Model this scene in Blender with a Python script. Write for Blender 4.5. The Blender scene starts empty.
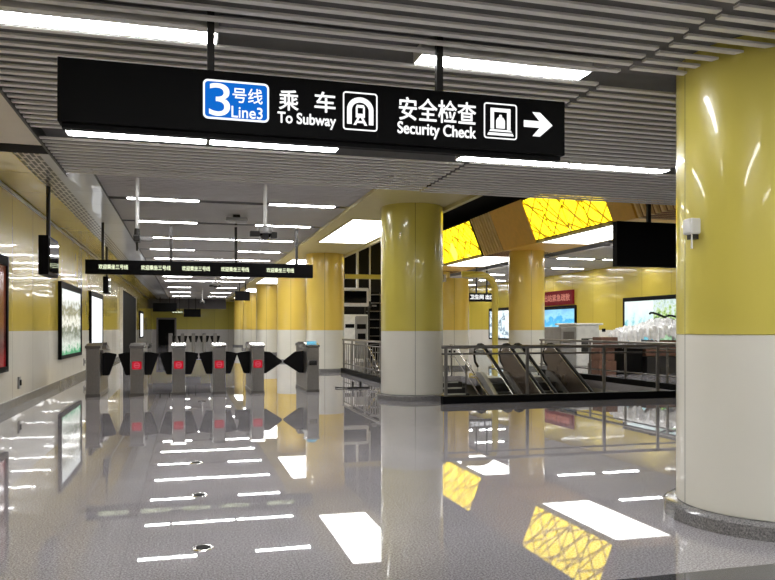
import bpy, bmesh, math, random
from mathutils import Vector, Matrix
S = bpy.context.scene
COL = S.collection
random.seed(7)
# ------------------------------------------------------------------ camera, world, exposure
F, U0, V0, H, YAW = 736.0, 387.5, 329.0, 1.4, math.radians(15.24)
cd = bpy.data.cameras.new('camera'); cam = bpy.data.objects.new('camera', cd); COL.objects.link(cam)
cam.location = (0, 0, H); cam.rotation_euler = (math.pi / 2, 0, -YAW)
cd.sensor_fit = 'HORIZONTAL'; cd.sensor_width = 36; cd.lens = F / 775 * 36
cd.shift_y = (V0 - 290) / 775; cd.clip_start = .05; cd.clip_end = 200
S.camera = cam
w = bpy.data.worlds.new('world'); S.world = w; w.use_nodes = True
w.node_tree.nodes['Background'].inputs[0].default_value = (.02, .02, .02, 1)
w.node_tree.nodes['Background'].inputs[1].default_value = 1
S.view_settings.view_transform = 'Standard'; S.view_settings.look = 'None'
S.view_settings.gamma = 1; S.view_settings.use_curve_mapping = False
S.view_settings.exposure = 0.82
LAMP, PANEL, BOXLIT = 24.0, 3.6, 1.7      # radiance of strip lights, soffit panels, yellow light boxes
SN, CS = math.sin(YAW), math.cos(YAW)


def at_y(u, v, Y):
    """point on the plane y = Y seen at photo pixel (u, v) -> (x, z)"""
    r = (u - U0) / F
    Z = Y / (CS - r * SN)
    return Z * (SN + r * CS), H + (V0 - v) / F * Z


# ------------------------------------------------------------------ materials
def srgb(c):
    return tuple(((x / 255) / 12.92 if x / 255 <= .04045 else ((x / 255 + .055) / 1.055) ** 2.4) for x in c)


class NT:
    def __init__(s, name):
        s.m = bpy.data.materials.new(name); s.m.use_nodes = True
        s.t = s.m.node_tree; s.b = s.t.nodes['Principled BSDF']; s.out = s.t.nodes['Material Output']

    def n(s, typ, **kw):
        x = s.t.nodes.new(typ)
        for k, v in kw.items():
            setattr(x, k, v)
        return x

    def l(s, a, b): s.t.links.new(a, b)

    def math(s, op, a, b=None, clamp=False):
        x = s.n('ShaderNodeMath', operation=op, use_clamp=clamp)
        for i, q in enumerate((a, b)):
            if q is None: continue
            if isinstance(q, (int, float)): x.inputs[i].default_value = q
            else: s.l(q, x.inputs[i])
        return x.outputs[0]

    def mix(s, f, a, b):
        x = s.n('ShaderNodeMix', data_type='RGBA')
        if isinstance(f, (int, float)): x.inputs[0].default_value = f
        else: s.l(f, x.inputs[0])
        for i, q in ((6, a), (7, b)):
            if isinstance(q, tuple): x.inputs[i].default_value = (*q[:3], 1)
            else: s.l(q, x.inputs[i])
        return x.outputs[2]

    def ramp(s, f, stops, interp='LINEAR'):
        x = s.n('ShaderNodeValToRGB'); x.color_ramp.interpolation = interp
        e = x.color_ramp.elements
        while len(e) < len(stops): e.new(.5)
        for q, (p, c) in zip(e, stops):
            q.position = p; q.color = (*c, 1)
        s.l(f, x.inputs[0]); return x.outputs[0]

    def noise(s, scale, detail=2, vec=None, rough=.5):
        x = s.n('ShaderNodeTexNoise'); x.inputs['Scale'].default_value = scale
        x.inputs['Detail'].default_value = detail; x.inputs['Roughness'].default_value = rough
        if vec is not None: s.l(vec, x.inputs['Vector'])
        return x.outputs[0]

    def geo(s):
        return s.n('ShaderNodeNewGeometry').outputs['Position']

    def coord(s, k='Object'):
        return s.n('ShaderNodeTexCoord').outputs[k]

    def sep(s, v):
        x = s.n('ShaderNodeSeparateXYZ'); s.l(v, x.inputs[0]); return x.outputs


def plain(name, c, rough=.5, metal=0, coat=0, var=.08, scale=6, spec=.5, bump=0):
    t = NT(name); c = srgb(c)
    n = t.noise(scale, 3, t.coord())
    lo = tuple(x * (1 - var) for x in c); hi = tuple(min(1, x * (1 + var)) for x in c)
    t.l(t.ramp(n, [(.3, lo), (.7, hi)]), t.b.inputs['Base Color'])
    t.b.inputs['Roughness'].default_value = rough; t.b.inputs['Metallic'].default_value = metal
    t.b.inputs['Coat Weight'].default_value = coat; t.b.inputs['Coat Roughness'].default_value = .04
    t.b.inputs['Specular IOR Level'].default_value = spec
    if bump:
        bn = t.n('ShaderNodeBump'); bn.inputs['Strength'].default_value = bump
        t.l(n, bn.inputs['Height']); t.l(bn.outputs[0], t.b.inputs['Normal'])
    return t.m


def glow(name, c, strength, base=(10, 10, 10)):
    t = NT(name)
    t.b.inputs['Base Color'].default_value = (*srgb(base), 1)
    t.b.inputs['Emission Color'].default_value = (*srgb(c), 1)
    t.b.inputs['Emission Strength'].default_value = strength
    t.b.inputs['Roughness'].default_value = .6; t.b.inputs['Specular IOR Level'].default_value = .1
    return t.m


def panel_mat(name, c, axis, pitch, coat=.6, rough=.25, wave=.02, joint=.012):
    """enamelled metal sheets: joints every <pitch> m along an axis (world), a slight waviness"""
    t = NT(name); c = srgb(c)
    p = t.sep(t.geo()); a = p[axis]
    fr = t.math('FRACT', t.math('DIVIDE', a, pitch))
    j = t.math('LESS_THAN', fr, joint / pitch)
    cell = t.math('FLOOR', t.math('DIVIDE', a, pitch))
    wn = t.n('ShaderNodeTexWhiteNoise', noise_dimensions='1D'); t.l(cell, wn.inputs['W'])
    v = t.mix(wn.outputs['Value'], tuple(x * .93 for x in c), tuple(min(1, x * 1.05) for x in c))
    t.l(t.mix(j, v, tuple(x * .35 for x in c)), t.b.inputs['Base Color'])
    t.b.inputs['Roughness'].default_value = rough
    t.b.inputs['Coat Weight'].default_value = coat; t.b.inputs['Coat Roughness'].default_value = .03
    if wave:
        bn = t.n('ShaderNodeBump'); bn.inputs['Strength'].default_value = wave; bn.inputs['Distance'].default_value = .5
        t.l(t.noise(1.3, 1, t.geo()), bn.inputs['Height'])
        t.l(bn.outputs[0], t.b.inputs['Normal']); t.l(bn.outputs[0], t.b.inputs['Coat Normal'])
    return t.m


def pillar_mat(name, c, a0=0.0):
    """curved enamelled sheets, four vertical joints round the shaft"""
    t = NT(name); c = srgb(c)
    p = t.sep(t.coord())
    ang = t.math('ARCTAN2', p[1], p[0])
    fr = t.math('FRACT', t.math('ADD', t.math('DIVIDE', ang, math.pi / 2), 10 + a0))
    j = t.math('LESS_THAN', fr, .012)
    n = t.noise(1.5, 2, t.coord())
    v = t.mix(n, tuple(x * .94 for x in c), tuple(min(1, x * 1.05) for x in c))
    t.l(t.mix(j, v, tuple(x * .35 for x in c)), t.b.inputs['Base Color'])
    t.b.inputs['Roughness'].default_value = .28
    t.b.inputs['Coat Weight'].default_value = .5; t.b.inputs['Coat Roughness'].default_value = .05
    return t.m


def granite(name, lo, hi, rough=.02, ior=1.75, joint=None):
    t = NT(name)
    g = t.geo()
    n1 = t.noise(80, 4, g, .8); n2 = t.noise(.9, 2, g)
    c = t.ramp(n1, [(.33, srgb(lo)), (.5, tuple((a + b) / 2 for a, b in zip(srgb(lo), srgb(hi)))), (.66, srgb(hi))])
    c = t.mix(t.math('MULTIPLY', n2, .3), c, srgb(lo))
    if joint:
        p = t.sep(g)
        for k in (0, 1):
            fr = t.math('FRACT', t.math('ADD', t.math('DIVIDE', p[k], joint), .37))
            c = t.mix(t.math('MULTIPLY', t.math('LESS_THAN', fr, .004 / joint), .22), c, srgb((60, 58, 58)))
    t.l(c, t.b.inputs['Base Color'])
    t.b.inputs['IOR'].default_value = ior
    t.l(t.ramp(t.noise(3, 3, g), [(.3, (rough,) * 3), (.8, (rough * 2.2,) * 3)]), t.b.inputs['Roughness'])
    return t.m


def straw_mat():
    """back-lit yellow film printed with crossing straw lines"""
    t = NT('backlit_straw_film')
    g = t.sep(t.geo())
    cv = t.n('ShaderNodeCombineXYZ'); t.l(g[1], cv.inputs[0]); t.l(g[2], cv.inputs[1])
    dark = None
    pan = t.math('FLOOR', t.math('DIVIDE', t.math('SUBTRACT', g[1], 17.0), 1.1))
    wn = t.n('ShaderNodeTexWhiteNoise', noise_dimensions='1D'); t.l(pan, wn.inputs['W'])
    for k, (ang, sc) in enumerate(((.72, 2.1), (.95, 1.7), (2.2, 1.9), (1.22, 1.3))):
        mp = t.n('ShaderNodeMapping'); mp.inputs['Rotation'].default_value = (0, 0, ang)
        mp.inputs['Location'].default_value = (k * 1.73, k * .9, 0)
        t.l(cv.outputs[0], mp.inputs['Vector'])
        fr = t.math('FRACT', t.math('MULTIPLY', t.math('ADD', t.sep(mp.outputs[0])[0], t.math('MULTIPLY', wn.outputs['Value'], 3.1 + k)), sc))
        ln = t.math('LESS_THAN', fr, .06 * sc)
        dark = ln if dark is None else t.math('ADD', dark, ln)
    c = t.ramp(t.math('DIVIDE', dark, 3), [(0, (1, .74, .012)), (.34, (.27, .16, .0)), (.7, (.13, .07, .0))])
    hot = t.math('GREATER_THAN', t.noise(1.1, 1, t.geo()), .66)
    t.l(t.mix(t.math('MULTIPLY', hot, .5), c, (1, .75, .12)), t.b.inputs['Emission Color'])
    t.b.inputs['Emission Strength'].default_value = BOXLIT
    t.l(t.mix(.55, c, (0, 0, 0)), t.b.inputs['Base Color']); t.b.inputs['Roughness'].default_value = .4
    return t.m


def poster_mat(name, stops, scale=5, amt=.5, axis=2, strength=1.0, detail=4):
    t = NT(name)
    g = t.coord('Generated'); p = t.sep(g)[axis]
    n = t.noise(scale, detail, g, .6)
    f = t.math('ADD', t.math('MULTIPLY', p, 1 - amt), t.math('MULTIPLY', n, amt))
    t.l(t.ramp(f, [(q, srgb(c)) for q, c in stops]), t.b.inputs['Emission Color'])
    t.b.inputs['Emission Strength'].default_value = strength * .62
    t.b.inputs['Base Color'].default_value = (.03, .03, .03, 1)
    t.b.inputs['Roughness'].default_value = .15
    return t.m


def perforated_mat():
    t = NT('perforated_metal')
    p = t.sep(t.geo())
    cx = t.math('SUBTRACT', t.math('FRACT', t.math('MULTIPLY', p[0], 14)), .5)
    row = t.math('MULTIPLY', t.math('FLOOR', t.math('MULTIPLY', p[0], 14)), .5)
    cy = t.math('SUBTRACT', t.math('FRACT', t.math('ADD', t.math('MULTIPLY', p[1], 2.6), row)), .5)
    hole = t.math('MULTIPLY', t.math('LESS_THAN', t.math('ABSOLUTE', cx), .34), t.math('LESS_THAN', t.math('ABSOLUTE', cy), .40))
    t.l(t.mix(hole, srgb((205, 200, 195)), srgb((28, 26, 26))), t.b.inputs['Base Color'])
    t.b.inputs['Roughness'].default_value = .3
    return t.m


M = {}
M['floor'] = granite('polished_grey_granite', (90, 88, 92), (208, 203, 208), rough=.01, ior=2.1, joint=1.0)
M['floor_dark'] = granite('dark_granite_band', (52, 52, 54), (96, 96, 98))
M['plinth'] = granite('grey_granite_plinth', (70, 69, 70), (160, 158, 158), rough=.12, ior=1.5)
M['slat'] = plain('grey_aluminium_slat', (216, 214, 208), .45, .0, var=.03, scale=2)
M['slat_far'] = plain('far_aluminium_slat', (206, 204, 206), .45, .0, var=.03, scale=2)
M['deck'] = plain('dark_ceiling_deck', (104, 103, 101), .9)
M['deck_far'] = plain('grey_ceiling_deck', (128, 126, 128), .9)
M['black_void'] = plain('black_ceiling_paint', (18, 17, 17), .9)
M['channel'] = plain('dark_light_channel', (95, 92, 94), .6)
M['beige'] = plain('beige_soffit_board', (214, 205, 190), .45, var=.02)
M['silver'] = panel_mat('silver_soffit_sheet', (200, 202, 208), 1, 1.4, .3, .3)
M['cream'] = plain('cream_beam_paint', (206, 194, 140), .4, var=.03)
M['wall_yellow'] = panel_mat('yellow_wall_enamel', (206, 184, 74), 1, 1.8, .45, .22, .012)
M['wall_white'] = panel_mat('white_wall_enamel', (226, 222, 212), 1, 1.8, .4, .25, .012)
M['wall_yellow_x'] = panel_mat('yellow_end_wall_enamel', (200, 186, 70), 0, 1.2, .4, .3, .02)
M['wall_white_x'] = panel_mat('white_end_wall_enamel', (220, 216, 212), 0, 1.2, .4, .3, .02)
M['wall_plain'] = plain('plain_grey_wall', (150, 148, 142), .6)
M['base'] = plain('dark_skirting_stone', (120, 117, 112), .25)
M['grille'] = perforated_mat()
M['pil_y'] = pillar_mat('yellow_pillar_enamel', (204, 190, 88), .13)
M['pil_o'] = pillar_mat('warm_yellow_pillar_enamel', (226, 194, 88), .13)
M['pil_w'] = pillar_mat('white_pillar_enamel', (222, 219, 208), .13)
M['black'] = plain('black_sign_metal', (4, 4, 5), .6, var=.02, spec=.12)
M['blackgloss'] = plain('black_gloss_screen', (8, 8, 10), .06, coat=1, var=.02)
M['blackrubber'] = plain('black_flap_rubber', (8, 6, 6), .6, var=.1, spec=.2)
M['darkpole'] = plain('dark_pole_paint', (44, 42, 40), .4, .3)
M['whitepole'] = plain('white_pole_paint', (225, 224, 220), .4)
M['steel'] = plain('brushed_steel', (138, 134, 130), .28, .85, var=.06, scale=30)
M['steel_dark'] = plain('dark_brushed_steel', (112, 108, 105), .3, .8, var=.08, scale=30)
M['chrome'] = plain('bright_steel', (214, 212, 208), .14, .95, var=.02)
M['bronze'] = plain('bronze_balustrade_sheet', (132, 118, 106), .22, .65, var=.08, scale=2)
_g = NT('balustrade_glass'); _g.b.inputs['Transmission Weight'].default_value = 1; _g.b.inputs['Roughness'].default_value = .0; _g.b.inputs['IOR'].default_value = 1.1; _g.b.inputs['Base Color'].default_value = (.93, .97, .95, 1); M['glass'] = _g.m
M['tread'] = plain('dark_step_tread', (58, 56, 55), .5, .3)
M['nosing'] = plain('pale_step_nosing', (190, 188, 180), .5, 0)
M['lamp'] = glow('white_strip_diffuser', (255, 255, 255), LAMP)
M['panel'] = glow('white_soffit_diffuser', (255, 254, 250), PANEL)
M['lampframe'] = plain('white_lamp_housing', (205, 203, 200), .4)
M['text'] = glow('lit_white_lettering', (255, 255, 255), .72)
M['led'] = glow('pale_green_white_led_lettering', (246, 255, 214), .8)
M['blue'] = glow('lit_blue_sign_panel', (4, 112, 220), .5)
M['red'] = glow('lit_red_badge', (222, 18, 44), .34)
M['pinkwhite'] = glow('lit_badge_bar', (250, 120, 140), .32)
M['cyan'] = glow('lit_cyan_top', (120, 205, 235), .5)
M['orange'] = plain('orange_beam_paint', (238, 186, 74), .45, var=.05)
M['stripe_w'] = plain('pale_rib_paint', (252, 222, 150), .5)
M['stripe_d'] = plain('brown_rib_backing', (150, 100, 44), .7)
M['straw'] = straw_mat()
M['boxframe'] = plain('dark_lightbox_frame', (46, 36, 18), .5)
M['tube'] = plain('yellow_tube_paint', (222, 204, 92), .3, coat=.4)
M['white'] = plain('white_plastic', (226, 225, 222), .35, coat=.2)
M['grey'] = plain('grey_plastic', (140, 138, 136), .4)
M['concrete'] = plain('grey_well_plaster', (165, 160, 150), .8)
M['redsign'] = glow('red_banner_face', (128, 22, 28), .35)
M['redtext'] = glow('pale_red_lettering', (236, 150, 130), .4)
M['carton'] = plain('brown_carton', (112, 80, 64), .8, var=.15)
M['plastic'] = plain('crumpled_clear_plastic', (222, 222, 222), .22, coat=.5, var=.2, scale=9, bump=.8)
M['p_red'] = poster_mat('dark_red_poster', [(.0, (50, 8, 8)), (.3, (150, 20, 28)), (.42, (60, 20, 16)), (.6, (120, 58, 36)), (.75, (40, 20, 20)), (1, (130, 80, 50))], 4, .6, 2, .6)
M['p_forest'] = poster_mat('white_and_green_poster', [(.0, (30, 110, 70)), (.22, (60, 150, 100)), (.27, (210, 215, 205)), (.42, (90, 100, 80)), (.5, (235, 235, 225)), (.62, (120, 120, 95)), (.7, (225, 230, 225)), (1, (240, 244, 246))], 9, .38, 2, 1.1)
M['p_white'] = poster_mat('plain_white_lit_poster', [(0, (225, 235, 240)), (.5, (250, 252, 255)), (1, (235, 242, 250))], 3, .5, 2, 1.6)
M['p_lake'] = poster_mat('pale_blue_lake_poster', [(0, (225, 235, 240)), (.35, (90, 170, 190)), (.45, (140, 205, 215)), (.52, (215, 240, 240)), (.7, (235, 250, 250)), (1, (170, 215, 190))], 4, .55, 2, 1.1)
M['p_leaf'] = poster_mat('green_foliage_poster', [(0, (230, 240, 240)), (.35, (160, 200, 160)), (.48, (70, 120, 70)), (.55, (180, 210, 120)), (.65, (225, 240, 245)), (.85, (120, 170, 110)), (1, (215, 235, 240))], 9, .62, 2, 1.0)
M['p_blue'] = poster_mat('bright_blue_poster', [(0, (190, 235, 245)), (.32, (225, 245, 250)), (.45, (90, 195, 235)), (.55, (60, 165, 225)), (.62, (150, 215, 240)), (1, (30, 120, 205))], 5, .5, 2, 1.15)
M['p_bird'] = poster_mat('white_poster_with_blue_streak', [(0, (230, 240, 245)), (.42, (245, 250, 252)), (.5, (215, 235, 245)), (.56, (30, 80, 110)), (.6, (225, 240, 246)), (1, (240, 248, 250))], 4, .75, 1, 1.15)


# ------------------------------------------------------------------ mesh helpers (authored in world coordinates)
def world_loc(o):
    v = Vector((0, 0, 0))
    while o: v += o.location; o = o.parent
    return v


class MB:
    def __init__(s): s.bm = bmesh.new()

    def box(s, x0, x1, y0, y1, z0, z1, bev=0):
        r = bmesh.ops.create_cube(s.bm, size=1)['verts']
        for v in r:
            v.co = Vector(((x0 + x1) / 2 + v.co.x * (x1 - x0), (y0 + y1) / 2 + v.co.y * (y1 - y0), (z0 + z1) / 2 + v.co.z * (z1 - z0)))
        if bev:
            es = {e for v in r for e in v.link_edges}
            bmesh.ops.bevel(s.bm, geom=list(es), offset=bev, segments=2, affect='EDGES', profile=.5)
        return s

    def cyl(s, x, y, z0, z1, r, r2=None, seg=24, cap=True):
        v = bmesh.ops.create_cone(s.bm, cap_ends=cap, segments=seg, radius1=r, radius2=r if r2 is None else r2, depth=z1 - z0)['verts']
        bmesh.ops.translate(s.bm, vec=(x, y, (z0 + z1) / 2), verts=v); return s

    def lathe(s, x, y, prof, seg=64):
        rings = []
        for (r, z) in prof:
            rings.append([s.bm.verts.new((x + r * math.cos(a), y + r * math.sin(a), z)) for a in [2 * math.pi * k / seg for k in range(seg)]])
        for a, b in zip(rings, rings[1:]):
            for k in range(seg): s.bm.faces.new((a[k], a[(k + 1) % seg], b[(k + 1) % seg], b[k]))
        return s

    def prism(s, pts, d):
        """polygon of 3-D points extruded by vector d"""
        a = [s.bm.verts.new(p) for p in pts]; d = Vector(d)
        b = [s.bm.verts.new(Vector(p) + d) for p in pts]
        n = len(a)
        s.bm.faces.new(a); s.bm.faces.new(b[::-1])
        for k in range(n): s.bm.faces.new((a[k], b[k], b[(k + 1) % n], a[(k + 1) % n]))
        return s

    def ring(s, outer, inner, d):
        n = len(outer); d = Vector(d)
        L = [[s.bm.verts.new(Vector(p) + o) for p in q] for o in (Vector(), d) for q in (outer, inner)]
        o0, i0, o1, i1 = L
        for k in range(n):
            j = (k + 1) % n
            s.bm.faces.new((o0[k], o0[j], i0[j], i0[k])); s.bm.faces.new((o1[k], i1[k], i1[j], o1[j]))
            s.bm.faces.new((o0[k], o1[k], o1[j], o0[j])); s.bm.faces.new((i0[k], i0[j], i1[j], i1[k]))
        return s

    def tube(s, pts, r, seg=12):
        pts = [Vector(p) for p in pts]; prev = None; n = len(pts)
        for i, p in enumerate(pts):
            t = (pts[min(i + 1, n - 1)] - pts[max(i - 1, 0)]).normalized()
            up = Vector((1, 0, 0)) if abs(t.x) < .8 else Vector((0, 0, 1))
            a = t.cross(up).normalized(); b = t.cross(a).normalized()
            ringv = [s.bm.verts.new(p + r * (math.cos(2 * math.pi * k / seg) * a + math.sin(2 * math.pi * k / seg) * b)) for k in range(seg)]
            if prev:
                for k in range(seg): s.bm.faces.new((prev[k], prev[(k + 1) % seg], ringv[(k + 1) % seg], ringv[k]))
            else: s.bm.faces.new(ringv)
            prev = ringv
        s.bm.faces.new(prev[::-1]); return s

    def build(s, name, mat, parent=None, origin=None, smooth=False):
        bmesh.ops.recalc_face_normals(s.bm, faces=s.bm.faces)
        if parent is not None: o3 = world_loc(parent)
        elif origin is not None: o3 = Vector(origin)
        else:
            vs = [v.co for v in s.bm.verts]
            o3 = Vector((sum(v.x for v in vs) / len(vs), sum(v.y for v in vs) / len(vs), min(v.z for v in vs)))
        bmesh.ops.translate(s.bm, vec=-o3, verts=s.bm.verts)
        me = bpy.data.meshes.new(name); s.bm.to_mesh(me); s.bm.free()
        me.materials.append(M[mat] if isinstance(mat, str) else mat)
        if smooth:
            me.polygons.foreach_set('use_smooth', [True] * len(me.polygons))
            me.set_sharp_from_angle(angle=math.radians(40))
        o = bpy.data.objects.new(name, me); COL.objects.link(o)
        if parent is not None: o.parent = parent
        else: o.location = o3
        return o


def tag(o, label, cat, group=None):
    o['label'] = label; o['category'] = cat
    if group: o['group'] = group
    return o


def thing(name, loc, label, cat, group=None):
    o = bpy.data.objects.new(name, None); COL.objects.link(o); o.location = loc; o.empty_display_size = .1
    return tag(o, label, cat, group)


def struct(o): o['kind'] = 'structure'; return o


def dup(root, loc, label, group=None):
    r = root.copy(); COL.objects.link(r); r.location = loc; r['label'] = label
    if group: r['group'] = group
    for ch in list(root.children):
        c = ch.copy(); COL.objects.link(c); c.parent = r
        for g in list(ch.children):
            d = g.copy(); COL.objects.link(d); d.parent = c
    return r


def text_mesh(body, x0, x1, z0, z1, y, name, mat, parent, bold=0.0, face='-y', depth=.004):
    """lettering fitted into x0..x1, z0..z1; strokes thickened by <bold> of the letter height, copies laid side by side"""
    cu = bpy.data.curves.new('lettering', 'FONT'); cu.body = body; cu.size = 1
    to = bpy.data.objects.new('lettering', cu); COL.objects.link(to)
    dg = bpy.context.evaluated_depsgraph_get()
    me = bpy.data.meshes.new_from_object(to.evaluated_get(dg))
    bpy.data.objects.remove(to); bpy.data.curves.remove(cu)
    xs = [v.co.x for v in me.vertices]; ys = [v.co.y for v in me.vertices]
    a, b, c, d = min(xs), max(xs), min(ys), max(ys)
    o3 = world_loc(parent); g = bold * (z1 - z0)
    x0, x1, z0, z1 = (x0 + g, x1 - g, z0 + g, z1 - g) if x1 > x0 else (x0 - g, x1 + g, z0 + g, z1 - g)
    bm = bmesh.new()
    shifts = [(0, 0)] if not bold else [(0, 0)] + [(g * math.cos(k * math.pi / 4), g * math.sin(k * math.pi / 4)) for k in range(8)]
    for q, (dx, dz) in enumerate(shifts):
        vs = []
        for v in me.vertices:
            e = x0 + (v.co.x - a) / (b - a) * (x1 - x0) + dx; t = z0 + (v.co.y - c) / (d - c) * (z1 - z0) + dz
            yy = y - q * .00004
            vs.append(bm.verts.new((Vector((e, yy, t)) if face == '-y' else Vector((yy, e, t))) - o3))
        for p in me.polygons: bm.faces.new([vs[k] for k in p.vertices])
    ext = bmesh.ops.extrude_face_region(bm, geom=bm.faces[:])
    dv = Vector((0, depth, 0)) if face == '-y' else Vector((depth, 0, 0))
    bmesh.ops.translate(bm, vec=dv, verts=[g_ for g_ in ext['geom'] if isinstance(g_, bmesh.types.BMVert)])
    m2 = bpy.data.meshes.new(name); bm.to_mesh(m2); bm.free(); bpy.data.meshes.remove(me)
    m2.materials.append(M[mat])
    o = bpy.data.objects.new(name, m2); COL.objects.link(o); o.parent = parent
    return o


def rrect(x0, x1, z0, z1, r, y, seg=5):
    pts = []
    for (cx, cz, a0) in ((x1 - r, z1 - r, 0), (x0 + r, z1 - r, 90), (x0 + r, z0 + r, 180), (x1 - r, z0 + r, 270)):
        for k in range(seg + 1):
            a = math.radians(a0 + 90 * k / seg); pts.append(Vector((cx + r * math.cos(a), y, cz + r * math.sin(a))))
    return pts


# ------------------------------------------------------------------ the setting
XL, XR, YN, YF = -3.0, 17.2, -6.0, 68.0
SLAT_L, SLAT_R = -1.40, 3.14           # corridor slat field
ZN, ZU = 3.28, 3.85                    # slat undersides: low near ceiling, higher one beyond
YE = 9.7                               # where the low ceiling ends
BND = 1.36                             # white below, yellow above
# floor with the stair well cut out
WX0, WXS, WX1, WY0, WYE, WYS = 4.95, 7.88, 10.7, 13.1, 19.4, 20.6
f = MB()
for (a, b, c, d) in ((XL - .2, XR + .2, 3.63, WY0), (XL - .2, WX0, WY0, WYS), (WX1, XR + .2, WY0, WYS), (WXS, WX1, WYE, WYS), (XL - .2, XR + .2, WYS, YF + .2), (XL - .2, XR + .2, YN - .2, 3.2)):
    f.box(a, b, c, d, -.2, 0)
struct(f.build('floor', 'floor', origin=(0, 0, 0)))
struct(MB().box(XL - .2, XR + .2, 3.2, 3.63, -.2, 0).build('trim_1', 'floor_dark', origin=(0, 3.4, 0)))
g = MB()      # walls and bottom of the well
g.box(WX0 - .1, WX0, WY0 - .1, WYS + .1, -4.6, -.2).box(WX1, WX1 + .1, WY0 - .1, WYS + .1, -4.6, -.2)
g.box(WX0 - .1, WX1 + .1, WYS, WYS + .1, -4.6, -.2).box(WX0 - .1, WX1 + .1, WY0 - .1, WY0, -4.6, -.2).box(WX0 - .1, WX1 + .1, WY0 - .1, WYS + .1, -4.7, -4.6)
struct(g.build('wall_well', 'concrete', origin=(8, 17, -4.7)))

# left wall: dark recess between 34 and 46
def split_wall(side, x0, x1, segs, zt, my, mw):
    a, b = MB(), MB()
    for (y0, y1) in segs:
        a.box(x0, x1, y0, y1, 0, BND); b.box(x0, x1, y0, y1, BND, zt)
    o = struct(b.build('wall_' + side, my, origin=(x0, 0, BND)))
    q = a.build('wall_panel', mw, o); return o
split_wall('left', XL - .2, XL, ((YN, 36.2), (47, YF)), ZU, 'wall_yellow', 'wall_white')
struct(MB().box(XL - .2, XL, 36.2, 47, 3.3, ZU).build('trim_2', 'wall_yellow'))
split_wall('right', XR, XR + .2, ((YN, YF),), 4.3, 'wall_yellow', 'wall_white')
split_wall('far', XL - .2, XR + .2, ((YF, YF + .2),), 6.3, 'wall_yellow_x', 'wall_white_x')
struct(MB().box(XL - .2, XR + .2, YN - .2, YN, 0, 4.2).build('wall_near', 'wall_plain'))
struct(MB().box(XL, XL + .03, YN, 36.2, 0, .15).box(XL, XL + .03, 47, YF, 0, .15).build('baseboard_left', 'base'))
struct(MB().box(XR - .03, XR, YN, YF, 0, .15).build('baseboard_right', 'base'))
struct(MB().box(XL, XL + .05, YN, YF, ZU - .06, ZU - .02).build('trim_3', 'silver'))
# dark glazed recess in the left wall
struct(MB().box(XL - 1.2, XL - 1.1, 36.2, 47, 0, 3.3).box(XL - 1.1, XL - .2, 47, 47.1, 0, 3.3).box(XL - 1.1, XL - .2, 36.1, 36.2, 0, 3.3).build('wall_recess', 'black_void'))
d1 = struct(MB().box(XL - .06, XL + .03, 36.4, 46.85, .03, 3.25).build('door_1', 'black'))
MB().box(XL - .2, XL + .12, 36.2, 36.38, 0, 3.34).box(XL - .2, XL + .05, 46.87, 47, 0, 3.3).build('door_frame', 'white', d1)
# far black doorway
d2 = struct(MB().box(-2.45, -1.05, YF - .1, YF - .01, 0, 2.25).build('door_2', 'black'))
MB().box(-2.6, -2.45, YF - .14, YF - .01, 0, 2.4).box(-1.05, -.9, YF - .14, YF - .01, 0, 2.4).box(-2.45, -1.05, YF - .14, YF - .01, 2.25, 2.4).build('door_frame', 'steel_dark', d2)
struct(MB().box(XL, 3.1, 62, 62.2, 3.05, ZU).build('trim_4', 'channel'))

# decks above the slats
struct(MB().box(XL - .2, SLAT_L - .02, YN - .2, 8.6, ZN + .12, 3.5).box(SLAT_L - .02, XR + .2, YN - .2, YE, ZN + .12, 3.5).build('ceiling', 'deck'))
g = MB(); g.box(SLAT_L - .02, XR + .2, YE, YE + .06, ZN + .1, 6.3)
struct(g.build('wall_riser', 'black_void'))
struct(MB().box(SLAT_L, SLAT_R, YE + .06, YF, 4.0, 4.13).build('ceiling', 'deck_far'))
struct(MB().box(5.0, 14.2, YE + .06, YF, 6.2, 6.3).build('ceiling', 'black_void'))
struct(MB().box(12.7, XR + .2, YE + .06, YF, 4.15, 4.3).build('ceiling', 'deck_far'))
# left soffits
struct(MB().box(XL, SLAT_L - .02, YN, 8.25, ZN + .01, ZN + .2).build('trim_5', 'beige'))
struct(MB().box(XL, SLAT_L - .02, 8.25, 8.62, ZN + .004, 4.2).build('trim_6', 'black'))
struct(MB().box(XL - .2, -2.34, 8.62, YF, ZU, ZU + .3).build('trim_7', 'wall_yellow'))
struct(MB().box(-2.34, -2.0, 8.62, YF, ZU + .01, ZU + .3).build('trim_8', 'grille'))
struct(MB().box(-2.0, SLAT_L - .02, 8.62, YF, ZU - .0, ZU + .3).build('trim_9', 'silver'))
struct(MB().box(SLAT_L - .02, SLAT_L, YN, YE, ZN - .02, ZN + .3).build('trim_10', 'darkpole'))
struct(MB().box(SLAT_L - .02, SLAT_L, YE, YF, ZU - .02, ZU + .3).build('trim_11', 'darkpole'))

# strip-light layout first, so that the slats stop at the light channels
NEAR_ROWS = [(-3.1, (0, 1, 3, 4, 6)), (-.4, (0, 2, 4, 6)), (2.3, (0, 1, 3, 4, 6)), (4.90, (0, 2, 4, 6)), (7.63, (0, 1, 3, 4, 6))]  # last slot of each row: unseen lamp, added for its light
def nslot(k): return -1.12 + 1.335 * k
UP_ROWS = []
for k in range(-1, 17):
    if k > 8 and k % 2: continue
    UP_ROWS.append((14.6 + 3.04 * k, (0, 1, 2) if k in (2, 4) or (k in (6, 8)) else (0, 2)))
def uslot(k): return -1.09 + 1.325 * k
HALL_ROWS = [12.4 + 4.05 * k for k in range(0, 9)]

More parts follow.
